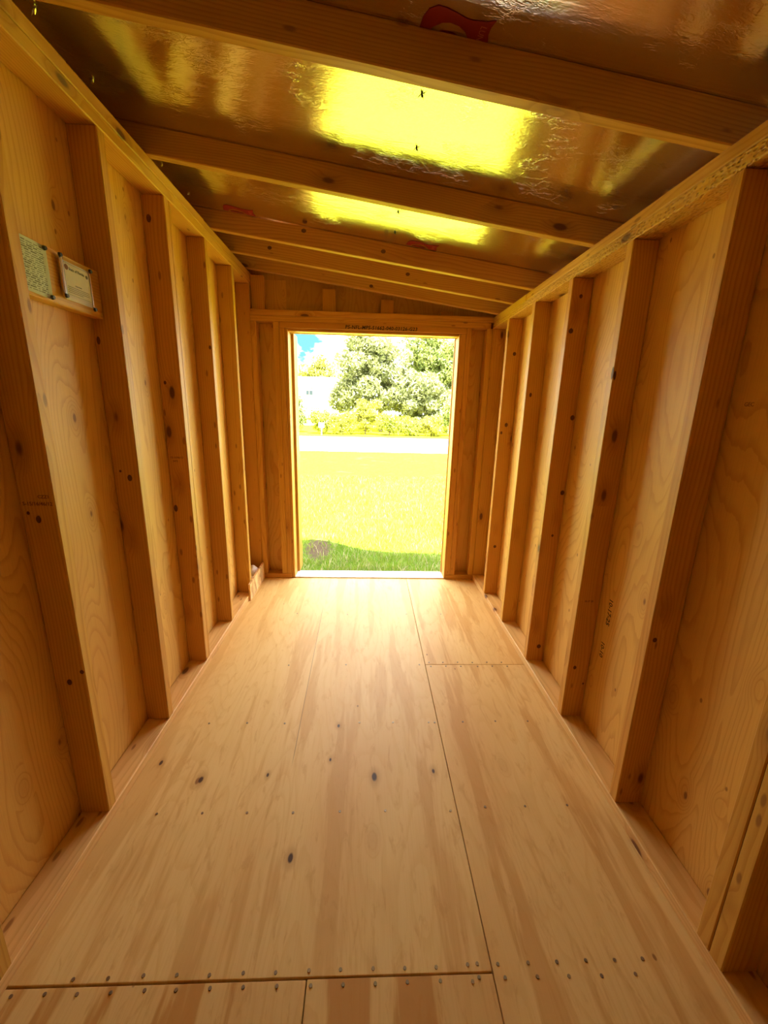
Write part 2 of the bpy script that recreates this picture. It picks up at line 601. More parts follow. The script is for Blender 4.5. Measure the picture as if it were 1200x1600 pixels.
def disc_mesh(r, h, mat, n=10, dome=0.0):
    key = ('disc', r, h, mat, n, dome)
    if key in _cache:
        return _cache[key]
    bm = bmesh.new()
    bmesh.ops.create_cone(bm, cap_ends=True, segments=n, radius1=r, radius2=r * (0.75 if dome else 0.96), depth=h)
    me = bpy.data.meshes.new('disc')
    bm.to_mesh(me)
    bm.free()
    me.materials.append(MAT[mat])
    _cache[key] = me
    return me


# ------------------------------------------------------------------ dimensions (metres)
XL, XR = -0.8145, 0.8566          # stud faces towards the room
D, T = 0.089, 0.038               # 2x4 section
XLS, XRS = XL - D, XR + D         # sheathing inner faces
SH = 0.0115
HL, HR = 2.109, 1.8775            # underside of the lower top plates
YW = 3.039                        # room face of the doorway wall
YO = YW + D                       # its sheathing inner face
YB = -1.36                        # rear wall
S = 0.4064
ZL, ZR = HL + 0.079, HR + 0.074   # rafter undersides at the two plates
SLOPE = (ZR - ZL) / (XR - XL)
RAFT = 0.088                      # rafter depth measured upright
GZ = -0.25                        # lawn level


def zroof(x, off=0.0):
    return ZL + SLOPE * (x - XL) + off


STRUCT = dict(kind='structure')

# ------------------------------------------------------------------ floor
floor = empty('floor', (0, 1, 0), label='bare plywood floor sheets nailed down between the stud walls', category='floor', kind='structure')
FT = 0.018
G = 0.0012
seamx = 0.321
f_main = panel('floor_panel', (XLS + .002, 0.678, -FT), (seamx - G, YO + SH, 0), 'floor', None)
f_main.location = (0, 0, 0)
# sheets are kept in world coordinates so that knots stay where they are


def sheet(name, x0, y0, x1, y1, mat):
    me = bpy.data.meshes.new(name)
    bm = bmesh.new()
    bmesh.ops.create_cube(bm, size=1.0)
    for v in bm.verts:
        v.co = Vector(((x0 + x1) / 2 + v.co.x * (x1 - x0), (y0 + y1) / 2 + v.co.y * (y1 - y0), -FT / 2 + v.co.z * FT))
    bmesh.ops.bevel(bm, geom=list(bm.edges), offset=0.0012, segments=1, affect='EDGES')
    bm.to_mesh(me)
    bm.free()
    me.materials.append(MAT[mat])
    return put(name, me, floor)


bpy.data.objects.remove(f_main)
fa = sheet('floor_panel', XLS + .002, 0.6785, seamx - G, YO - .001, 'floor')
fb = sheet('floor_panel', seamx + G, 1.9085, XRS - .002, YO - .001, 'floor_side')
fc = sheet('floor_panel', seamx + G, -0.53, XRS - .002, 1.9085 - 2 * G, 'floor_side')
fd = sheet('floor_panel', -0.127 + G, YB - D, seamx - G, 0.6745, 'floor_near')
fe = sheet('floor_panel', XLS + .002, YB - D, -0.127 - G, 0.6735, 'floor_near')
ff = sheet('floor_panel', seamx + G, YB - D, XRS - .002, -0.533, 'floor_near')
for k in range(-2, 7):
    yj = .677 + S * k
    if yj < YO - .03:
        board('joist', (XLS + .003, yj - .030, -FT - .14), (XRS - .003, yj + .030, -FT - .0004), 'x', 'stud', floor)
nail_me = disc_mesh(0.0042, 0.0022, 'nail', 8)
NT_TOP = [(-.674, .687), (-.594, .687), (-.514, .69), (-.436, .689), (-.359, .687), (-.28, .689), (-.203, .688), (-.124, .69),
          (-.048, .69), (.031, .69), (.108, .689), (.185, .689), (.263, .692), (.287, .693), (.338, .691), (.414, .692), (.486, .692),
          (.56, .693), (.633, .692), (.705, .693)]
NT_BOT = [(-.794, .661), (-.721, .663), (-.648, .661), (-.573, .662), (-.498, .664), (-.426, .663), (-.349, .664), (-.273, .664),
          (-.195, .664), (-.116, .663), (-.04, .663), (.036, .663), (.112, .664), (.191, .664), (.268, .661), (.285, .668), (.348, .666),
          (.427, .666), (.504, .665), (.584, .664), (.669, .665)]
ROWS = [(-.681, 1.092), (-.533, 1.092), (-.386, 1.091), (-.233, 1.089), (-.077, 1.091), (.076, 1.091), (.298, 1.087), (.42, 1.1), (.56, 1.1),
        (.709, 1.102), (-.66, 1.493), (-.5, 1.494), (-.34, 1.49), (-.02, 1.492), (.125, 1.492), (.281, 1.491), (.307, 1.49), (.431, 1.493),
        (.576, 1.496), (.72, 1.495), (.345, 1.925), (.42, 1.925), (.5, 1.926), (.58, 1.924), (.66, 1.926), (.74, 1.925), (.35, 1.89), (.43, 1.892),
        (.51, 1.89), (.6, 1.889), (.68, 1.892), (.76, 1.89), (.29, 1.905), (-.1, 1.905), (-.4, 1.9), (.27, 2.46), (-.12, 2.45), (-.45, 2.46), (.5, 2.46)]
for (nx, ny) in NT_TOP + NT_BOT + ROWS:
    host = fa if nx < seamx and ny > .677 else (fb if ny > 1.908 else fc) if nx > seamx else (fe if nx < -.127 else fd)
    put('nail', nail_me, host, Matrix.Translation((nx, ny, 0.0006)))

# ------------------------------------------------------------------ left wall
wl = empty('wall_left', (XL - .05, 1, 0), label='taller stud wall of bare pine with plywood sheathing on the left side', category='wall', kind='structure')
board('sole_plate', (XLS, YB, 0.0003), (XL, YO - .0005, T), 'y', 'plate_floor', wl)
board('top_plate', (XLS, YB, HL), (XL, YO - .0005, HL + .0385), 'y', 'stud', wl)
board('top_plate', (XLS, YB, HL + .0395), (XL + .001, 2.30, HL + .079), 'y', 'stud', wl)
board('top_plate', (XLS, 2.302, HL + .0395), (XL - .0015, YO - .0005, HL + .079), 'y', 'stud', wl)
L_STUD = [1.0685 + S * k for k in range(-5, 5)]
left_studs = {}
for k, y in enumerate(L_STUD):
    left_studs[k - 5] = board('stud', (XLS, y, T + .0004), (XL, y + T, HL - .0004), 'z', 'stud', wl)
board('stud', (XLS, YW + .003, T + .0004), (XL, YW + .003 + T, HL - .0004), 'z', 'stud', wl)
board('nailing_strip', (XL - .06, 1.8813 + T + .0006, T + .0004), (XL - .0008, 1.8813 + T + .017, HL - .0004), 'z', 'stud', wl)
for y0, y1 in ((YB - D, -.0765), (-.0745, 1.1425), (1.1445, 2.3615), (2.3635, YO + SH)):
    panel('sheathing_panel', (XLS - SH, y0, GZ + .08), (XLS - .0004, y1, HL + .079), 'sheath', wl)
blocking = board('blocking', (XLS, 1.0685 + T + .0005, 1.578), (-.865, 1.0685 + S - .0005, 1.717), 'y', 'stud', wl)
# faded grade stamps on two studs
stampm = lambda x, y, z: frame4((x, y - .0004, z), (1, 0, 0), (0, 0, 1))
text('stamp', 'S-15/16/46/12', .0135, 'stamp', left_studs[0], stampm(-.858, 1.0685, 1.056), bold=.0003)
text('stamp', 'CZZ1', .012, 'stamp', left_studs[0], stampm(-.840, 1.0685, 1.075), bold=.0003)
text('stamp', '15-16/46/12', .012, 'stamp', left_studs[2], stampm(-.863, 1.0685 + 2 * S, 1.082), bold=.0003)
text('stamp', '5473', .011, 'stamp', left_studs[2], stampm(-.870, 1.0685 + 2 * S, 1.066), bold=.0003)

# ------------------------------------------------------------------ right wall
wr = empty('wall_right', (XR + .05, 1, 0), label='lower stud wall of bare pine with plywood sheathing on the right side', category='wall', kind='structure')
board('sole_plate', (XR, YB, 0.0003), (XRS, YO - .0005, T), 'y', 'plate_floor', wr)
board('top_plate', (XR, YB, HR), (XRS, YO - .0005, HR + .037), 'y', 'plate_pressed', wr)
board('top_plate', (XR + .001, YB, HR + .038), (XRS, 2.44, HR + .0735), 'y', 'stud', wr)
board('top_plate', (XR - .0005, 2.442, HR + .038), (XRS, YO - .0005, HR + .0735), 'y', 'stud', wr)
R_STUD = [1.074 + S * k for k in range(-5, 5)]
right_studs = {}
for k, y in enumerate(R_STUD):
    if k - 5 == -1:
        board('stud', (XR, .643, T + .0004), (XRS, .643 + T, HR - .0004), 'z', 'stud', wr)
        y = .6825
    right_studs[k - 5] = board('stud', (XR, y, T + .0004), (XRS, y + T, HR - .0004), 'z', 'stud', wr)
board('stud', (XR, YW + .003, T + .0004), (XRS, YW + .003 + T, HR - .0004), 'z', 'stud', wr)
rp_ = {}
for y0, y1 in ((YB - D, -.531), (-.529, .6815), (.6835, 1.9045), (1.9065, YO + SH)):
    rp_[round(y0, 2)] = panel('sheathing_panel', (XRS + .0004, y0, GZ + .08), (XRS + SH, y1, HR + .0735), 'sheath', wr)
rs = rp_[.68]
text('stamp', '10-17-25', .031, 'ink', rs, frame4((XRS, 1.411, .573), (0, 0, -1), (0, -1, 0)), bold=.0004)
text('stamp', '10-10', .030, 'ink', rs, frame4((XRS, 1.417, .408), (0, 0, -1), (0, -1, 0)), bold=.0004)
text('stamp', 'GEC', .014, 'stamp', rs, frame4((XRS, 1.018, 1.351), (0, -1, 0), (0, 0, 1)))
text('stamp', '8-17 25', .011, 'stamp', right_studs[1], stampm(XR + .045, 1.074 + S, .585), bold=.0003)

# the knots that show most on the stud faces: flush oval plugs
MAT['knot'] = plain('dark_knot', (0.16, 0.05, 0.014), 0.6, 0, 0.45, 90)
KNOTS = [('L', 0, -.863, 1.014, .0065, .010), ('L', 0, -.886, 1.031, .004, .005), ('L', 0, -.862, .521, .007, .010), ('L', 0, -.822, .555, .006, .007),
         ('L', 1, -.848, 1.057, .0085, .012), ('L', 1, -.878, 1.081, .004, .005), ('L', 1, -.892, 1.513, .006, .013), ('L', 2, -.88, 2.025, .009, .015),
         ('L', 2, -.89, .846, .009, .017), ('L', 2, -.881, 1.405, .006, .008), ('L', 3, -.825, 1.604, .007, .010),
         ('R', 0, .876, .66, .007, .008), ('R', 1, .885, .28, .007, .009), ('R', 1, .932, .202, .004, .005), ('R', 2, .899, 1.805, .007, .009),
         ('R', 2, .874, 1.667, .010, .011), ('R', 2, .932, 1.30, .010, .012), ('R', 2, .932, .95, .010, .012), ('R', 2, .911, .735, .006, .007),
         ('R', 2, .916, .123, .011, .012), ('R', 3, .883, 1.412, .007, .012), ('R', 4, .909, 1.673, .011, .012), ('R', 4, .901, .398, .010, .011),
         ('R', 4, .90, 1.236, .011, .014), ('R', 4, .872, 1.185, .008, .010)]


def knot_on(parent, mat4, a, b):
    put('knot', disc_mesh(1.0, 1.0, 'knot', 14), parent, mat4 @ Matrix.Diagonal((a, b, .0012, 1)))


for sd_, k, x, z, a, b in KNOTS:
    st = (left_studs if sd_ == 'L' else right_studs)[k]
    y = (1.0685 if sd_ == 'L' else 1.074) + S * k
    knot_on(st, frame4((x, y, z), (1, 0, 0), (0, 0, 1)), a, b)
knot_on(right_studs[1], frame4((XR, 1.487, 1.46), (0, -1, 0), (0, 0, 1)), .006, .022)
knot_on(right_studs[1], frame4((XR + .006, 1.4804, 1.452), (1, 0, 0), (0, 0, 1)), .005, .016)

# ------------------------------------------------------------------ doorway wall
wf = empty('wall_front', (0, YW, 0), label='pine framed end wall around the open doorway', category='wall', kind='structure')
DL, DR = -.583, .633              # inner faces of the trimmer studs
DZ = 1.838                        # underside of the header
kz = HR - .0006
board('top_plate', (XL + .0005, YW, HR), (XR - .014, YO - .0005, HR + .0375), 'x', 'stud', wf)
board('top_plate', (XL + .0005, YW - .001, HR + .0385), (XR - .0015, YO - .0005, HR + .0745), 'x', 'stud', wf)
board('sole_plate', (XL + .0005, YW, .0003), (DL - .0005, YO - .0005, T), 'x', 'stud', wf)
board('sole_plate', (DR + .0005, YW, .0003), (XR - .0005, YO - .0005, T), 'x', 'stud', wf)
for x0, top in ((XL + .0008, kz), (DL - 2 * T - .0045, kz), (DL - T, DZ - .0005), (DR, DZ - .0005), (DR + T + .0005, kz), (XR - T - .0006, kz)):
    board('stud', (x0, YW + .0004, T + .0005), (x0 + T - .0006 + (.004 if x0 == DL - 2 * T - .0045 else 0), YO - .001, top), 'z', 'stud', wf)
header = board('header', (DL - T, YW - .0006, DZ), (DR + T - .0003, YO - .001, kz), 'x', 'stud', wf)
text('handwriting', 'PS-NFL-MPS-51662-040-03126-G23', .0315, 'ink', header, frame4((.078, YW - .0012, DZ + .018), (1, 0, -.004), (.0, 0, 1)), shear=.15, spacing=1.08, bold=.0008)
# short flat cripples above the plate
for x0 in (XL + .001, -.329, .072, .492):
    zt = zroof(x0 + D, -.002)
    board('cripple_stud', (x0, YO - T - .001, HR + .0755), (x0 + D, YO - .001, zt), 'z', 'stud', wf)
panel('sheathing_panel', (XLS - SH, YO, GZ + .08), (DL - .0, YO + SH, zroof(DL)), 'sheath', wf)
panel('sheathing_panel', (DR + .0, YO, GZ + .08), (XRS + SH, YO + SH, zroof(XRS + SH)), 'sheath', wf)
# gable sheathing over the door, cut to the roof slope
gz0 = DZ - .02
gab = [(DL, gz0), (DR, gz0), (DR, zroof(DR) + RAFT + .001), (DL, zroof(DL) + RAFT + .001)]
prism('sheathing_panel', gab, SH, 'sheath_cut', wf, frame4((0, YO, 0), (1, 0, 0), (0, 0, 1)))
for x0, x1 in ((XLS - SH - .098, DL), (DR, XRS + SH + .098)):
    g2 = [(x0, zroof(x1) - .0), (x1, zroof(x1) - .0), (x1, zroof(x1) + RAFT + .001), (x0, zroof(x0) + RAFT + .001)]
    prism('sheathing_panel', g2, SH, 'sheath_cut', wf, frame4((0, YO - .0, 0), (1, 0, 0), (0, 0, 1)))

# ------------------------------------------------------------------ door opening lining
door = empty('door_1', (0, YW + .05, 0), label='open doorway lined with pine jambs over a white metal threshold', category='doorway', kind='structure')
JT = .019
board('jamb', (DL + .0004, YW + .004, .0005), (DL + JT, YO + SH + .02, DZ - .001), 'z', 'stud', door)
board('jamb', (DR - .010, YW + .002, .0005), (DR - .0004, YO + SH + .02, DZ - .001), 'z', 'stud', door)
board('head_jamb', (DL + JT + .0005, YW + .012, DZ - .017), (DR - .0105, YO + SH + .02, DZ - .0008), 'x', 'stud', door)
board('door_stop', (DL + JT - .012, YO + SH + .021, .004), (DL + JT + .020, YO + SH + .165, DZ - .012), 'z', 'rafter', door)
board('casing', (DL - .07, YO + SH + .021, -.03), (DL + JT - .0125, YO + SH + .04, DZ + .05), 'z', 'stud', door)
board('casing', (DR - .016, YO + SH + .021, -.03), (DR + .08, YO + SH + .04, DZ + .05), 'z', 'stud', door)
board('casing', (DL + JT - .0115, YO + SH + .021, DZ - .005), (DR - .0125, YO + SH + .04, DZ + .08), 'x', 'stud', door)
thr = board('threshold', (DL + JT + .0005, YW + .006, .0004), (DR - .0105, YO + .05, .009), 'x', 'threshold', door, .002)
scr = disc_mesh(.0045, .002, 'screw', 10)
for sx in (-.53, -.20, .19, .585):
    put('screw', scr, thr, Matrix.Translation((sx, YW + .02, .0098)))

# ------------------------------------------------------------------ rear wall (behind the camera)
wb = empty('wall_rear', (0, YB, 0), label='plain stud wall closing the shed behind the viewpoint', category='wall', kind='structure')
board('sole_plate', (XL, YB - D, .0003), (XR, YB, T), 'x', 'stud', wb)
for k in range(5):
    x0 = XL + .01 + k * S
    board('stud', (x0, YB - D, T + .0005), (x0 + T, YB, zroof(x0 + T) - .002), 'z', 'stud', wb)
rear = [(XLS - SH, GZ + .08), (XRS + SH, GZ + .08), (XRS + SH, HR + .07), (XRS + SH + .098, HR + .07), (XRS + SH + .098, zroof(XRS + .11) + RAFT + .001),
        (XLS - SH - .098, zroof(XLS - .11) + RAFT + .001), (XLS - SH - .098, HL + .076), (XLS - SH, HL + .076)]
prism('sheathing_panel', rear, SH, 'sheath_cut', wb, frame4((0, YB - D - .0005 - SH, 0), (1, 0, 0), (0, 0, 1)))

# ------------------------------------------------------------------ ceiling: rafters and foil faced roof sheets
ceil = empty('ceiling', (0, 1, 2.1), label='sloping roof of pine rafters under crinkled foil faced sheets', category='ceiling', kind='structure')
ang = math.atan(SLOPE)
ca = math.cos(ang)
X0, X1 = XLS - .11, XRS + .11
RAFTERS = [(1.162, -.012), (1.775, -.016), (2.393, -.030), (2.700, -.034), (2.985, -.034), (.553, 0), (-.06, 0), (-.67, 0), (-1.28, 0)]
xm = (X0 + X1) / 2
for (yc, sk) in RAFTERS:
    L = (X1 - X0) / ca
    me = box_mesh(L, .0365, RAFT * ca, 'rafter', .0028)
    mm = Matrix.Translation((xm, yc, zroof(xm) + RAFT / 2)) @ Matrix.Rotation(math.atan(sk), 4, 'Z') @ Matrix.Rotation(-ang, 4, 'Y')
    mm = Matrix.Translation((xm, yc, zroof(xm) + RAFT / 2)) @ Matrix.Rotation(math.atan(sk), 4, 'Z') @ Matrix.Rotation(math.atan(-SLOPE), 4, 'Y')
    rf = put('rafter', me, ceil, mm)
    for yk, kx, kz in ((2.393, -.345, 2.189), (2.393, .063, 2.106), (2.700, -.59, 2.21), (2.700, .218, 2.092), (2.985, .004, 2.098)):
        if yk == yc:
            knot_on(rf, frame4((kx, yc + sk * (kx - xm) - .01830, kz), (1, 0, 0), (0, 0, 1)), .013, .010)
roofrot = Matrix.Rotation(math.atan(-SLOPE), 4, 'Y')


def roof_pt(x, y, below=0.0):
    return Vector((x, y, zroof(x) + RAFT + .0006 - below))


def roof_frame(x, y, below=0.0):
    """Local frame on the foil, z pointing up; x runs down the slope."""
    m = Matrix.Translation(roof_pt(x, y, below)) @ roofrot
    return m


for y0, y1 in ((YB - D - .08, -.051), (-.049, 1.1615), (1.1635, 2.3905), (2.3925, YO + SH + .10)):
    L = (X1 - X0) / ca
    me = bpy.data.meshes.new('roof_panel')
    bm = bmesh.new()
    bmesh.ops.create_cube(bm, size=1.0)
    for v in bm.verts:
        v.co = Vector((v.co.x * L, v.co.y * (y1 - y0), .006 + v.co.z * .012))
    for f in bm.faces:
        f.material_index = 0 if f.normal.z < -.5 else 1
    bm.to_mesh(me)
    bm.free()
    me.materials.append(MAT['foil'])
    me.materials.append(MAT['sheath'])
    put('roof_panel', me, ceil, roof_frame(xm, (y0 + y1) / 2))

# closed eaves: unseen boards added to block light and darken the cavity
for xa, xb, zt, zb in ((X0 - .020, X0 + .0012, zroof(X0) + RAFT + .002, HL + .060), (X1 - .0012, X1 + .020, zroof(X1) + RAFT - .002, HR + .030)):
    board('fascia_light_block', (xa, YB - D - .07, zb), (xb, YO + SH + .09, zt), 'y', 'rafter', ceil)
board('soffit_light_block', (X0, YB - D, HL + .0655), (XLS - SH - .0005, YO, HL + .0775), 'y', 'rafter', ceil, .001)
board('soffit_light_block', (XRS + SH + .0005, YB - D, HR + .0335), (X1, YO, HR + .0455), 'y', 'rafter', ceil, .001)

# red maker's print on the foil: an arched tail shape with a lens under it
OUT = [(.098, 1.158), (.104, 1.124), (.115, 1.102), (.133, 1.09), (.152, 1.091), (.174, 1.096), (.196, 1.103), (.213, 1.104), (.231, 1.101),
       (.244, 1.099), (.261, 1.091), (.254, 1.109), (.252, 1.128), (.259, 1.158)]
INN = [(.216, 1.158), (.201, 1.134), (.185, 1.124), (.165, 1.121), (.147, 1.126), (.128, 1.141), (.12, 1.158)]
LENS = [(.130, 1.158), (.140, 1.149), (.152, 1.145), (.174, 1.144), (.190, 1.149), (.203, 1.158)]


def foil_print(px, py, sc_, mirror=1):
    cx, cy = .18, 1.125
    tr = lambda pts: [((x - cx) * sc_, (y - cy) * sc_ * mirror) for x, y in pts]
    fr = roof_frame(px, py, .0009)
    prism('red_print', tr(OUT + INN), .0004, 'red', ceil, fr)
    prism('red_print', tr(LENS), .0004, 'red', ceil, fr)
    m2 = fr @ Matrix.Translation((.056 * sc_, .004, -.0005)) @ Matrix.Rotation(math.pi, 4, 'X') @ Matrix.Rotation(math.radians(-95), 4, 'Z')
    text('print_lettering', 'LUN', .019 * sc_, 'pinkprint', ceil, m2)


foil_print(.18, 1.122, 1.0)
foil_print(-.660, 2.352, 1.0)
foil_print(.258, 2.322, 1.0)

# nail tips poking through the foil
bm = bmesh.new()
bmesh.ops.create_cone(bm, cap_ends=True, segments=6, radius1=.0026, radius2=.0006, depth=.006)
for k in range(4):       # torn foil petals round the hole
    a = k * math.pi / 2 + .5
    v = [bm.verts.new((math.cos(a + q) * r, math.sin(a + q) * r, h)) for q, r, h in ((-.6, .0032, -.0025), (.6, .0032, -.0025), (0, .0095, .002))]
    bm.faces.new(v)
tip_me = bpy.data.meshes.new('nail_tip')
bm.to_mesh(tip_me)
bm.free()
tip_me.materials.append(MAT['screw'])
tip2 = tip_me.copy()
tip2.materials.clear()
tip2.materials.append(MAT['shiny'])
for x, y in ((.13, 1.338), (.142, 1.568), (.114, 2.025), (.113, 2.237)):
    put('nail_tip', tip_me, ceil, Matrix.Translation(roof_pt(x, y, .0042)) @ Matrix.Rotation(math.pi, 4, 'X') @ Matrix.Scale(1.5, 4))
for x, y, s_ in ((-.868, 1.356, 1.7), (-.869, 1.586, 1.3), (-.882, 2.05, 1.0), (-.866, 2.275, 1.2)):
    put('nail_tip', tip2, ceil, Matrix.Translation(roof_pt(x, y, .0035 * s_)) @ Matrix.Rotation(math.pi, 4, 'X') @ Matrix.Scale(s_, 4))

# ------------------------------------------------------------------ notices on the blocking
XB = -.865
wallf = lambda y, z, off: frame4((XB + off, y, z), (0, 1, 0), (0, 0, 1))
n1 = empty('notice_sheet', (XB, 1.18, 1.645))
tag(n1, 'pale green printed notice sheet screwed to the wood block beside the clear card holder', 'notice')
# slightly curled sheet
ny0, ny1, nz0, nz1 = 1.1085, 1.249, 1.583, 1.712
vsx, fcs = [], []
NX = 10
for i in range(NX + 1):
    t = i / NX
    for z in (nz0 + .004 * (1 - t), nz1):
        bulge = .0022 + .0035 * math.sin(t * math.pi) + (.003 if i == NX else 0)
        vsx.append((XB + bulge, ny0 + (ny1 - ny0) * t, z))
for i in range(NX):
    fcs.append((2 * i, 2 * i + 2, 2 * i + 3, 2 * i + 1))
sheet_me = mesh_from('paper', vsx, fcs, 'paper_green')
put('paper', sheet_me, n1)
# lines of print
bm = bmesh.new()
rr_ = random.Random(3)


def strip(bm, y0, y1, z, h, x):
    v = [bm.verts.new(p) for p in ((x, y0, z), (x, y1, z), (x, y1, z + h), (x, y0, z + h))]
    bm.faces.new(v)


z = nz1 - .010
while z > nz0 + .008:
    y = ny0 + .006
    while y < ny1 - .012:
        w = rr_.uniform(.006, .020)
        t = ((y + w / 2) - ny0) / (ny1 - ny0)
        strip(bm, y, min(y + w, ny1 - .008), z, rr_.choice((.0018, .0018, .003)), XB + .0027 + .0035 * math.sin(t * math.pi))
        y += w + rr_.uniform(.002, .008)
    z -= .0052
me = bpy.data.meshes.new('printed_lines')
bm.to_mesh(me)
bm.free()
me.materials.append(MAT['print'])
put('printed_lines', me, n1)['kind'] = 'stuff'
scr2 = disc_mesh(.0062, .006, 'screw', 12, 1)
for y, z in ((1.241, 1.706), (1.243, 1.588)):
    put('screw', scr2, n1, Matrix.Translation((XB + .0095, y, z)) @ Matrix.Rotation(math.pi / 2, 4, 'Y'))

n2 = empty('certificate_holder', (XB, 1.35, 1.65))
tag(n2, 'cream certificate card in a clear holder with black screws on the wood block', 'certificate')
cy0, cy1, cz0, cz1 = 1.300, 1.408, 1.611, 1.695
board('card', (XB + .0085, cy0, cz0), (XB + .0095, cy1, cz1), 'y', 'paper', n2, 0)
board('backing_card', (XB + .006, cy0 - .003, cz0 - .013), (XB + .008, cy1 + .002, cz1 + .004), 'y', 'lav', n2, 0)
for nm, y0, y1, z0, z1 in (('rim', cy0 - .011, cy0 - .0005, cz0 - .012, cz1 + .012), ('rim', cy1 + .0005, cy1 + .006, cz0 - .012, cz1 + .012)):
    board(nm, (XB + .003, y0, z0), (XB + .0125, y1, z1), 'z', 'shiny', n2, .0025)
gl = NT('clear_plastic')
gl.set(Base_Color=(1, 1, 1), Roughness=0.06)
gl.b.inputs['Transmission Weight'].default_value = 1.0
gl.b.inputs['IOR'].default_value = 1.15
MAT['clear'] = gl.mat
board('clear_cover', (XB + .0112, cy0, cz0 - .012), (XB + .0122, cy1, cz1 + .010), 'y', 'clear', n2, 0)
cf = lambda y, z: frame4((XB + .0098, y, z), (0, 1, 0), (0, 0, 1))
text('heading', 'State of Florida', .0105, 'print', n2, cf((cy0 + cy1) / 2, cz1 - .014), bold=.0002)
text('caption', 'Scan for Details', .0042, 'print', n2, cf((cy0 + cy1) / 2, cz0 + .030), bold=.0001)
sd = disc_mesh(.0075, .0006, 'seal', 16)
put('seal', sd, n2, Matrix.Translation((XB + .0099, cy0 + .012, cz1 - .012)) @ Matrix.Rotation(math.pi / 2, 4, 'Y'))
put('seal', disc_mesh(.005, .0006, 'print', 16), n2, Matrix.Translation((XB + .0099, cy1 - .011, cz1 - .016)) @ Matrix.Rotation(math.pi / 2, 4, 'Y'))
bm = bmesh.new()
for k in range(4):
    strip(bm, cy0 + .008, cy1 - .008 - (.03 if k == 3 else 0), cz0 + .022 - k * .0048, .0014, XB + .0099)
for a, b, c_, d_ in ((cy0 + .002, cy1 - .002, cz0 + .001, .0008), (cy0 + .002, cy1 - .002, cz1 - .0018, .0008)):
    strip(bm, a, b, c_, d_, XB + .0099)
me = bpy.data.meshes.new('printed_lines')
bm.to_mesh(me)
bm.free()
me.materials.append(MAT['print'])
put('printed_lines', me, n2)['kind'] = 'stuff'
for y, z in ((cy0 - .012, 1.706), (cy1 + .004, 1.700), (cy0 - .009, 1.604), (cy1 + .003, 1.594)):
    put('screw', scr2, n2, Matrix.Translation((XB + .0155, y, z)) @ Matrix.Rotation(math.pi / 2, 4, 'Y'))

# ------------------------------------------------------------------ strand board offcut and the white bag behind it
ob = prism('board_offcut', [(2.640, .0006), (3.034, .0006), (3.034, .133), (2.86, .130), (2.645, .119)], .0125, 'osb', None,
           frame4((XL + .0135, 0, 0), (0, 1, 0), (0, 0, 1)))
tag(ob, 'strand board offcut standing on edge against the sole plate in the far left corner', 'board')
bm = bmesh.new()
bmesh.ops.create_icosphere(bm, subdivisions=4, radius=1.0)
br = random.Random(5)
sp = [(Vector((br.uniform(-1, 1), br.uniform(-1, 1), br.uniform(-1, 1))).normalized(), br.uniform(.05, .2)) for _ in range(26)]
for v in bm.verts:
    n_ = v.co.normalized()
    k = 1.0 - sum(a * max(0, n_.dot(d_) - .82) * 5 for d_, a in sp)
    v.co = Vector((n_.x * .040 * k, n_.y * .062 * k, n_.z * .056 * k * (1.0 if n_.z > 0 else .95)))
mz = min(v.co.z for v in bm.verts)
for v in bm.verts:
    v.co.z -= mz
me = bpy.data.meshes.new('plastic_bag')
bm.to_mesh(me)
bm.free()
me.materials.append(MAT['bag'])
bag = put('plastic_bag', me, None, Matrix.Translation((-.857, 2.935, T + .0005)))
tag(bag, 'larger crumpled white plastic bag behind the strand board offcut', 'bag')
bag2 = put('plastic_bag', me, None, Matrix.Translation((-.852, 2.83, T + .0005)) @ Matrix.Rotation(2.0, 4, 'Z') @ Matrix.Diagonal((.62, .62, .62, 1)))
tag(bag2, 'smaller crumpled white plastic bag nearer the stud behind the offcut', 'bag')


# ------------------------------------------------------------------ outdoors: ground, road, grass
def gheight(x, y):
    return GZ + .15 * math.exp(-(((x + .58) / .42) ** 2 + ((y - 4.36) / .32) ** 2))


ys = list(np.concatenate([np.arange(-16, 3, 1.0), np.arange(3, 8, .1), np.arange(8, 15.2, .6), [15.3]]))
xs = list(np.concatenate([np.arange(-60, -3, 3.0), np.arange(-3, 3, .1), np.arange(3, 61, 3.0)]))
vv = [(x, y, gheight(x, y)) for y in ys for x in xs]
nx_ = len(xs)
ff_ = [(j * nx_ + i, j * nx_ + i + 1, (j + 1) * nx_ + i + 1, (j + 1) * nx_ + i) for j in range(len(ys) - 1) for i in range(nx_ - 1)]
gr = put('ground', mesh_from('ground', vv, ff_, 'ground'))
tag(gr, 'sunlit lawn reaching from the doorway out to the pale road', 'lawn', kind='structure')
for p in gr.data.polygons:
    p.use_smooth = True
rd = put('road', mesh_from('road', [(-60, 15.3, GZ + .01), (60, 15.3, GZ + .01), (60, 22.8, GZ + .02), (-60, 22.8, GZ + .02),
                                    (-60, 15.3, GZ - .15), (60, 15.3, GZ - .15), (60, 22.8, GZ - .15), (-60, 22.8, GZ - .15)],
                           [(0, 1, 2, 3), (4, 5, 1, 0), (7, 6, 2, 3)], 'road'))
tag(rd, 'pale gravel road crossing between the lawn and the trees', 'road', kind='structure')
vg = put('ground', mesh_from('verge', [(-80, 22.8, GZ), (80, 22.8, GZ), (80, 90, GZ + .3), (-80, 90, GZ + .3)], [(0, 1, 2, 3)], 'ground'))
tag(vg, 'grassy verge under the trees beyond the road', 'verge', kind='structure')


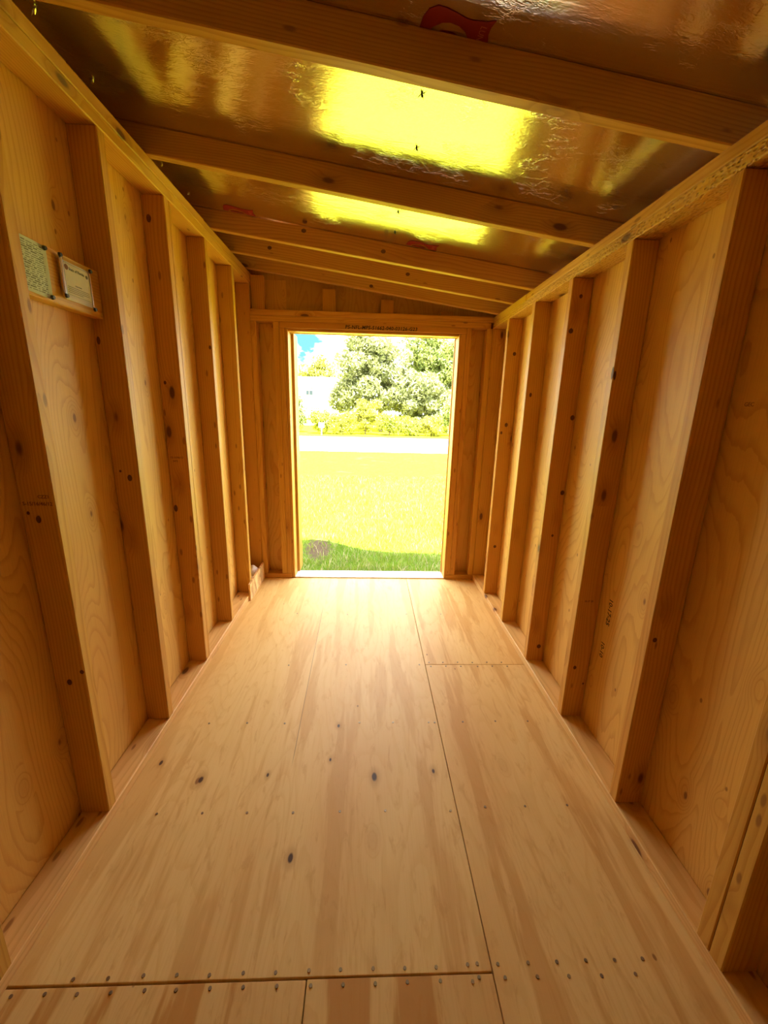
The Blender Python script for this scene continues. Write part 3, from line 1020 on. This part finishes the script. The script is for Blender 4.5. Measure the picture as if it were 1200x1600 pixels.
def blades(name, n, xr, yr, hr, w, mat, label):
    x = nrng.uniform(xr[0], xr[1], n)
    y = yr[0] + (yr[1] - yr[0]) * nrng.random(n) ** 1.5
    h = nrng.uniform(hr[0], hr[1], n)
    d = np.hypot((x + .52) / 1.0, (y - 4.16) / 1.3)
    keep = (d > .15) | (nrng.random(n) < .25)
    x, y, h = x[keep], y[keep], h[keep]
    n = len(x)
    z = np.array([gheight(a, b) for a, b in zip(x, y)]) - .004
    a = nrng.uniform(0, 2 * np.pi, n)
    lean = nrng.uniform(.1, .9, n) * h
    la = nrng.uniform(0, 2 * np.pi, n)
    ww = w * nrng.uniform(.6, 1.3, n)
    dx, dy = np.cos(a) * ww, np.sin(a) * ww
    lx, ly = np.cos(la) * lean, np.sin(la) * lean
    V = np.empty((n, 5, 3))
    V[:, 0] = np.stack([x - dx, y - dy, z], 1)
    V[:, 1] = np.stack([x + dx, y + dy, z], 1)
    V[:, 2] = np.stack([x + lx * .4 + dx * .7, y + ly * .4 + dy * .7, z + h * .6], 1)
    V[:, 3] = np.stack([x + lx * .4 - dx * .7, y + ly * .4 - dy * .7, z + h * .6], 1)
    V[:, 4] = np.stack([x + lx, y + ly, z + h * .92], 1)
    me = bpy.data.meshes.new(name)
    me.vertices.add(n * 5)
    me.vertices.foreach_set('co', V.reshape(-1))
    base = np.arange(n)[:, None] * 5
    quads = base + np.array([0, 1, 2, 3])
    tris = base + np.array([3, 2, 4])
    loops = np.concatenate([quads.reshape(-1), tris.reshape(-1)])
    me.loops.add(len(loops))
    me.loops.foreach_set('vertex_index', loops.astype(np.int32))
    me.polygons.add(2 * n)
    st = np.concatenate([np.arange(n) * 4, 4 * n + np.arange(n) * 3]).astype(np.int32)
    me.polygons.foreach_set('loop_start', st)
    me.update(calc_edges=True)
    me.materials.append(MAT[mat])
    o = put(name, me)
    tag(o, label, 'grass', kind='stuff')
    return o


blades('grass', 70000, (-2.2, 2.3), (3.35, 9.5), (.03, .085), .0028, 'grass', 'short lawn grass growing outside the doorway')
MAT['straw'] = plain('dry_straw', (0.46, 0.40, 0.24), 0.8)
blades('dry_grass', 1500, (-1.1, .9), (3.4, 4.28), (.05, .11), .0022, 'straw', 'pale dry grass strands scattered in the shaded grass')


# ------------------------------------------------------------------ trees and shrubs
def leaves_mesh(name, blobs, per, size, mat, seed, flat=.38):
    rg = np.random.default_rng(seed)
    P, Nn = [], []
    for (cx, cy, cz, rad) in blobs:
        n = int(per * rad * rad)
        d = rg.normal(size=(n, 3))
        d /= np.linalg.norm(d, axis=1)[:, None]
        rr = rad * (0.72 + .36 * rg.random(n))[:, None]
        P.append(np.array([cx, cy, cz]) + d * rr * np.array([1, 1, .8]))
        Nn.append(d)
    P = np.concatenate(P)
    Nn = np.concatenate(Nn)
    n = len(P)
    nr = Nn * flat + rg.normal(size=(n, 3)) * .55
    nr /= np.linalg.norm(nr, axis=1)[:, None]
    up = rg.normal(size=(n, 3)) + np.array([0, 0, -.6])
    a = np.cross(nr, up)
    a /= np.linalg.norm(a, axis=1)[:, None]
    b = np.cross(nr, a)
    s = size * rg.uniform(.6, 1.35, n)[:, None]
    V = np.empty((n, 4, 3))
    V[:, 0] = P - b * s
    V[:, 1] = P + a * s * .36 - b * s * .1
    V[:, 2] = P + b * s + nr * s * .15
    V[:, 3] = P - a * s * .36 - b * s * .1
    me = bpy.data.meshes.new(name)
    me.vertices.add(n * 4)
    me.vertices.foreach_set('co', V.reshape(-1))
    me.loops.add(n * 4)
    me.loops.foreach_set('vertex_index', np.arange(n * 4, dtype=np.int32))
    me.polygons.add(n)
    me.polygons.foreach_set('loop_start', np.arange(n, dtype=np.int32) * 4)
    me.update(calc_edges=True)
    me.materials.append(MAT[mat])
    return me


def limb(bm, pts, radii, n=7):
    rings = []
    for i, (p, r) in enumerate(zip(pts, radii)):
        d = (pts[min(i + 1, len(pts) - 1)] - pts[max(i - 1, 0)]).normalized()
        s = d.orthogonal().normalized()
        t = d.cross(s)
        rings.append([bm.verts.new(p + (s * math.cos(2 * math.pi * k / n) + t * math.sin(2 * math.pi * k / n)) * r) for k in range(n)])
    for a, b in zip(rings, rings[1:]):
        for k in range(n):
            bm.faces.new((a[k], a[(k + 1) % n], b[(k + 1) % n], b[k]))


def crown_blobs(cx, cy, cz, rx, ry, rz, n, rmin, rmax, seed):
    rg = random.Random(seed)
    out_ = []
    for _ in range(n):
        d = Vector((rg.gauss(0, 1), rg.gauss(0, 1), rg.gauss(0, 1))).normalized()
        q = rg.random() ** .45
        out_.append((cx + d.x * rx * q, cy + d.y * ry * q, cz + d.z * rz * q, rg.uniform(rmin, rmax)))
    return out_


def tree(label, x, y, h, blobs, mat, per, size, seed, trunk=.16, name='tree', cat='tree', group=None):
    root = empty(name, (x, y, GZ))
    tag(root, label, cat, group)
    rg = random.Random(seed)
    bm = bmesh.new()
    top = Vector((x + rg.uniform(-.2, .2), y, GZ + h * .75))
    base = Vector((x, y, GZ - .02))
    mid = base.lerp(top, .5) + Vector((rg.uniform(-.15, .15), 0, 0)) * h * .1
    limb(bm, [base, mid, top], [trunk, trunk * .7, trunk * .25])
    for k in range(min(12, len(blobs))):
        bl = blobs[k * len(blobs) // 12 if len(blobs) >= 12 else k]
        s = base.lerp(top, rg.uniform(.2, .85))
        e = Vector(bl[:3])
        m_ = s.lerp(e, .5) + Vector((0, 0, .08 * h))
        limb(bm, [s, m_, e], [trunk * .35, trunk * .22, trunk * .06], 5)
    me = bpy.data.meshes.new('trunk')
    bm.to_mesh(me)
    bm.free()
    me.materials.append(MAT['bark'])
    put('trunk', me, root)
    fo = put('foliage', leaves_mesh('foliage', blobs, per, size, mat, seed), root)
    fo['kind'] = 'stuff'
    return root


# the big grey-green tree in the middle
B = crown_blobs(.2, 29, 3.7, 2.6, 1.9, 3.4, 80, .35, .85, 21)
B += crown_blobs(3.3, 28.6, 2.0, 2.3, 1.6, 2.0, 64, .35, .75, 22)
B += crown_blobs(-1.6, 29, 2.6, 1.0, 1.2, 1.6, 14, .45, .7, 23)
tree('large grey-green tree with drooping foliage filling the middle of the doorway view', .9, 29.2, 7.5, B, 'leaf_main', 620, .14, 31, .22)
B = crown_blobs(5.0, 31.6, 4.3, 2.5, 1.3, 3.0, 74, .4, .9, 24)
tree('pale green tree rising right of the big grey-green tree', 5.2, 31.8, 6.5, B, 'leaf_mid', 480, .15, 32)
B = crown_blobs(-4.5, 41, 4.0, 2.7, 1.0, 1.5, 52, .35, .7, 25) + crown_blobs(-4.6, 41, 5.2, .8, .6, .8, 8, .35, .5, 26)
tree('yellow-green tree behind the white house on the left', -4.6, 41.2, 6.0, B, 'leaf_yellow', 420, .15, 33)
B = crown_blobs(-7.9, 41.5, 3.3, 1.7, 1.0, 1.7, 24, .5, .8, 27)
tree('yellow-green tree at the left edge of the doorway view, farther left than the house', -8.0, 41.7, 5.6, B, 'leaf_yellow', 420, .15, 34)
# the line of shrubs along the verge
SHRUBS = [(-4.55, 26.6, .62, 2.4, 'leaf_mid', 'tall green shrub beside the left door jamb, in front of the white house'),
          (-2.85, 25.5, .85, 1.75, 'leaf_bush', 'round yellow-green shrub behind the small white post'),
          (-1.55, 25.3, .85, 1.35, 'leaf_yellow', 'yellowish shrub at the left foot of the big tree'),
          (-.2, 25.7, .95, 2.5, 'leaf_yellow', 'tall bright yellow-green shrub before the big tree'),
          (1.25, 25.2, .85, 1.45, 'leaf_bush', 'low yellow-green shrub under the middle of the big tree'),
          (2.6, 25.5, .8, 1.2, 'leaf_bush', 'lowest shrub, under the drooping right side of the big tree'),
          (3.85, 25.3, .8, 1.25, 'leaf_yellow', 'low yellowish shrub between the lowest shrub and the right jamb'),
          (5.1, 25.9, .9, 2.3, 'leaf_mid', 'green shrub beside the right door jamb, before the white shed')]
for k, (sx, sy, sr, sh, mt, lb) in enumerate(SHRUBS):
    B = crown_blobs(sx, sy, GZ + sh * .48, sr * .9, .55, sh * .42, int(20 + 8 * sh), .2, .36, 60 + k)
    tree(lb, sx, sy, sh, B, mt, 1300, .08, 80 + k, .05, 'shrub', 'shrub', 'shrubs along the far side of the road')

# ------------------------------------------------------------------ white house, shed and post beyond the road
hs = empty('house', (-4.7, 38, GZ))
tag(hs, 'low white house with a small blue window, half hidden behind trees on the left', 'house')
panel('house_wall', (-7.4, 36.2, GZ), (-2.6, 39.2, 2.95), 'paint', hs, .01)
prism('roof', [(-7.8, 2.9), (-2.2, 2.9), (-2.7, 3.75), (-7.3, 3.75)], 3.9, 'whiteroof', hs, frame4((0, 35.8, 0), (1, 0, 0), (0, 0, 1)))
for x0 in (-5.35, -6.6):
    w = panel('window', (x0, 36.13, 2.25), (x0 + .62, 36.19, 2.72), 'paint', hs, .01)
    put('pane', box_mesh(.25, .02, .36, 'glass', 0), w, Matrix.Translation((x0 + .165, 36.125, 2.485)))
    put('pane', box_mesh(.25, .02, .36, 'glass', 0), w, Matrix.Translation((x0 + .455, 36.125, 2.485)))
s2 = empty('shed', (6.7, 28.6, GZ))
tag(s2, 'small white shed showing between the shrubs by the right door jamb', 'shed')
panel('shed_wall', (5.55, 28.0, GZ), (7.9, 29.2, 1.6), 'paint', s2, .01)
prism('roof', [(5.4, 1.55), (8.05, 1.55), (7.6, 1.95), (5.85, 1.95)], 1.5, 'whiteroof', s2, frame4((0, 27.85, 0), (1, 0, 0), (0, 0, 1)))
mp_ = empty('marker_post', (-2.72, 24.3, GZ))
tag(mp_, 'small white marker post with a square plate on the verge', 'post')
panel('post', (-2.75, 24.27, GZ), (-2.69, 24.33, .40), 'paint', mp_, .004)
panel('plate', (-2.88, 24.25, .18), (-2.56, 24.268, .46), 'paint', mp_, .004)
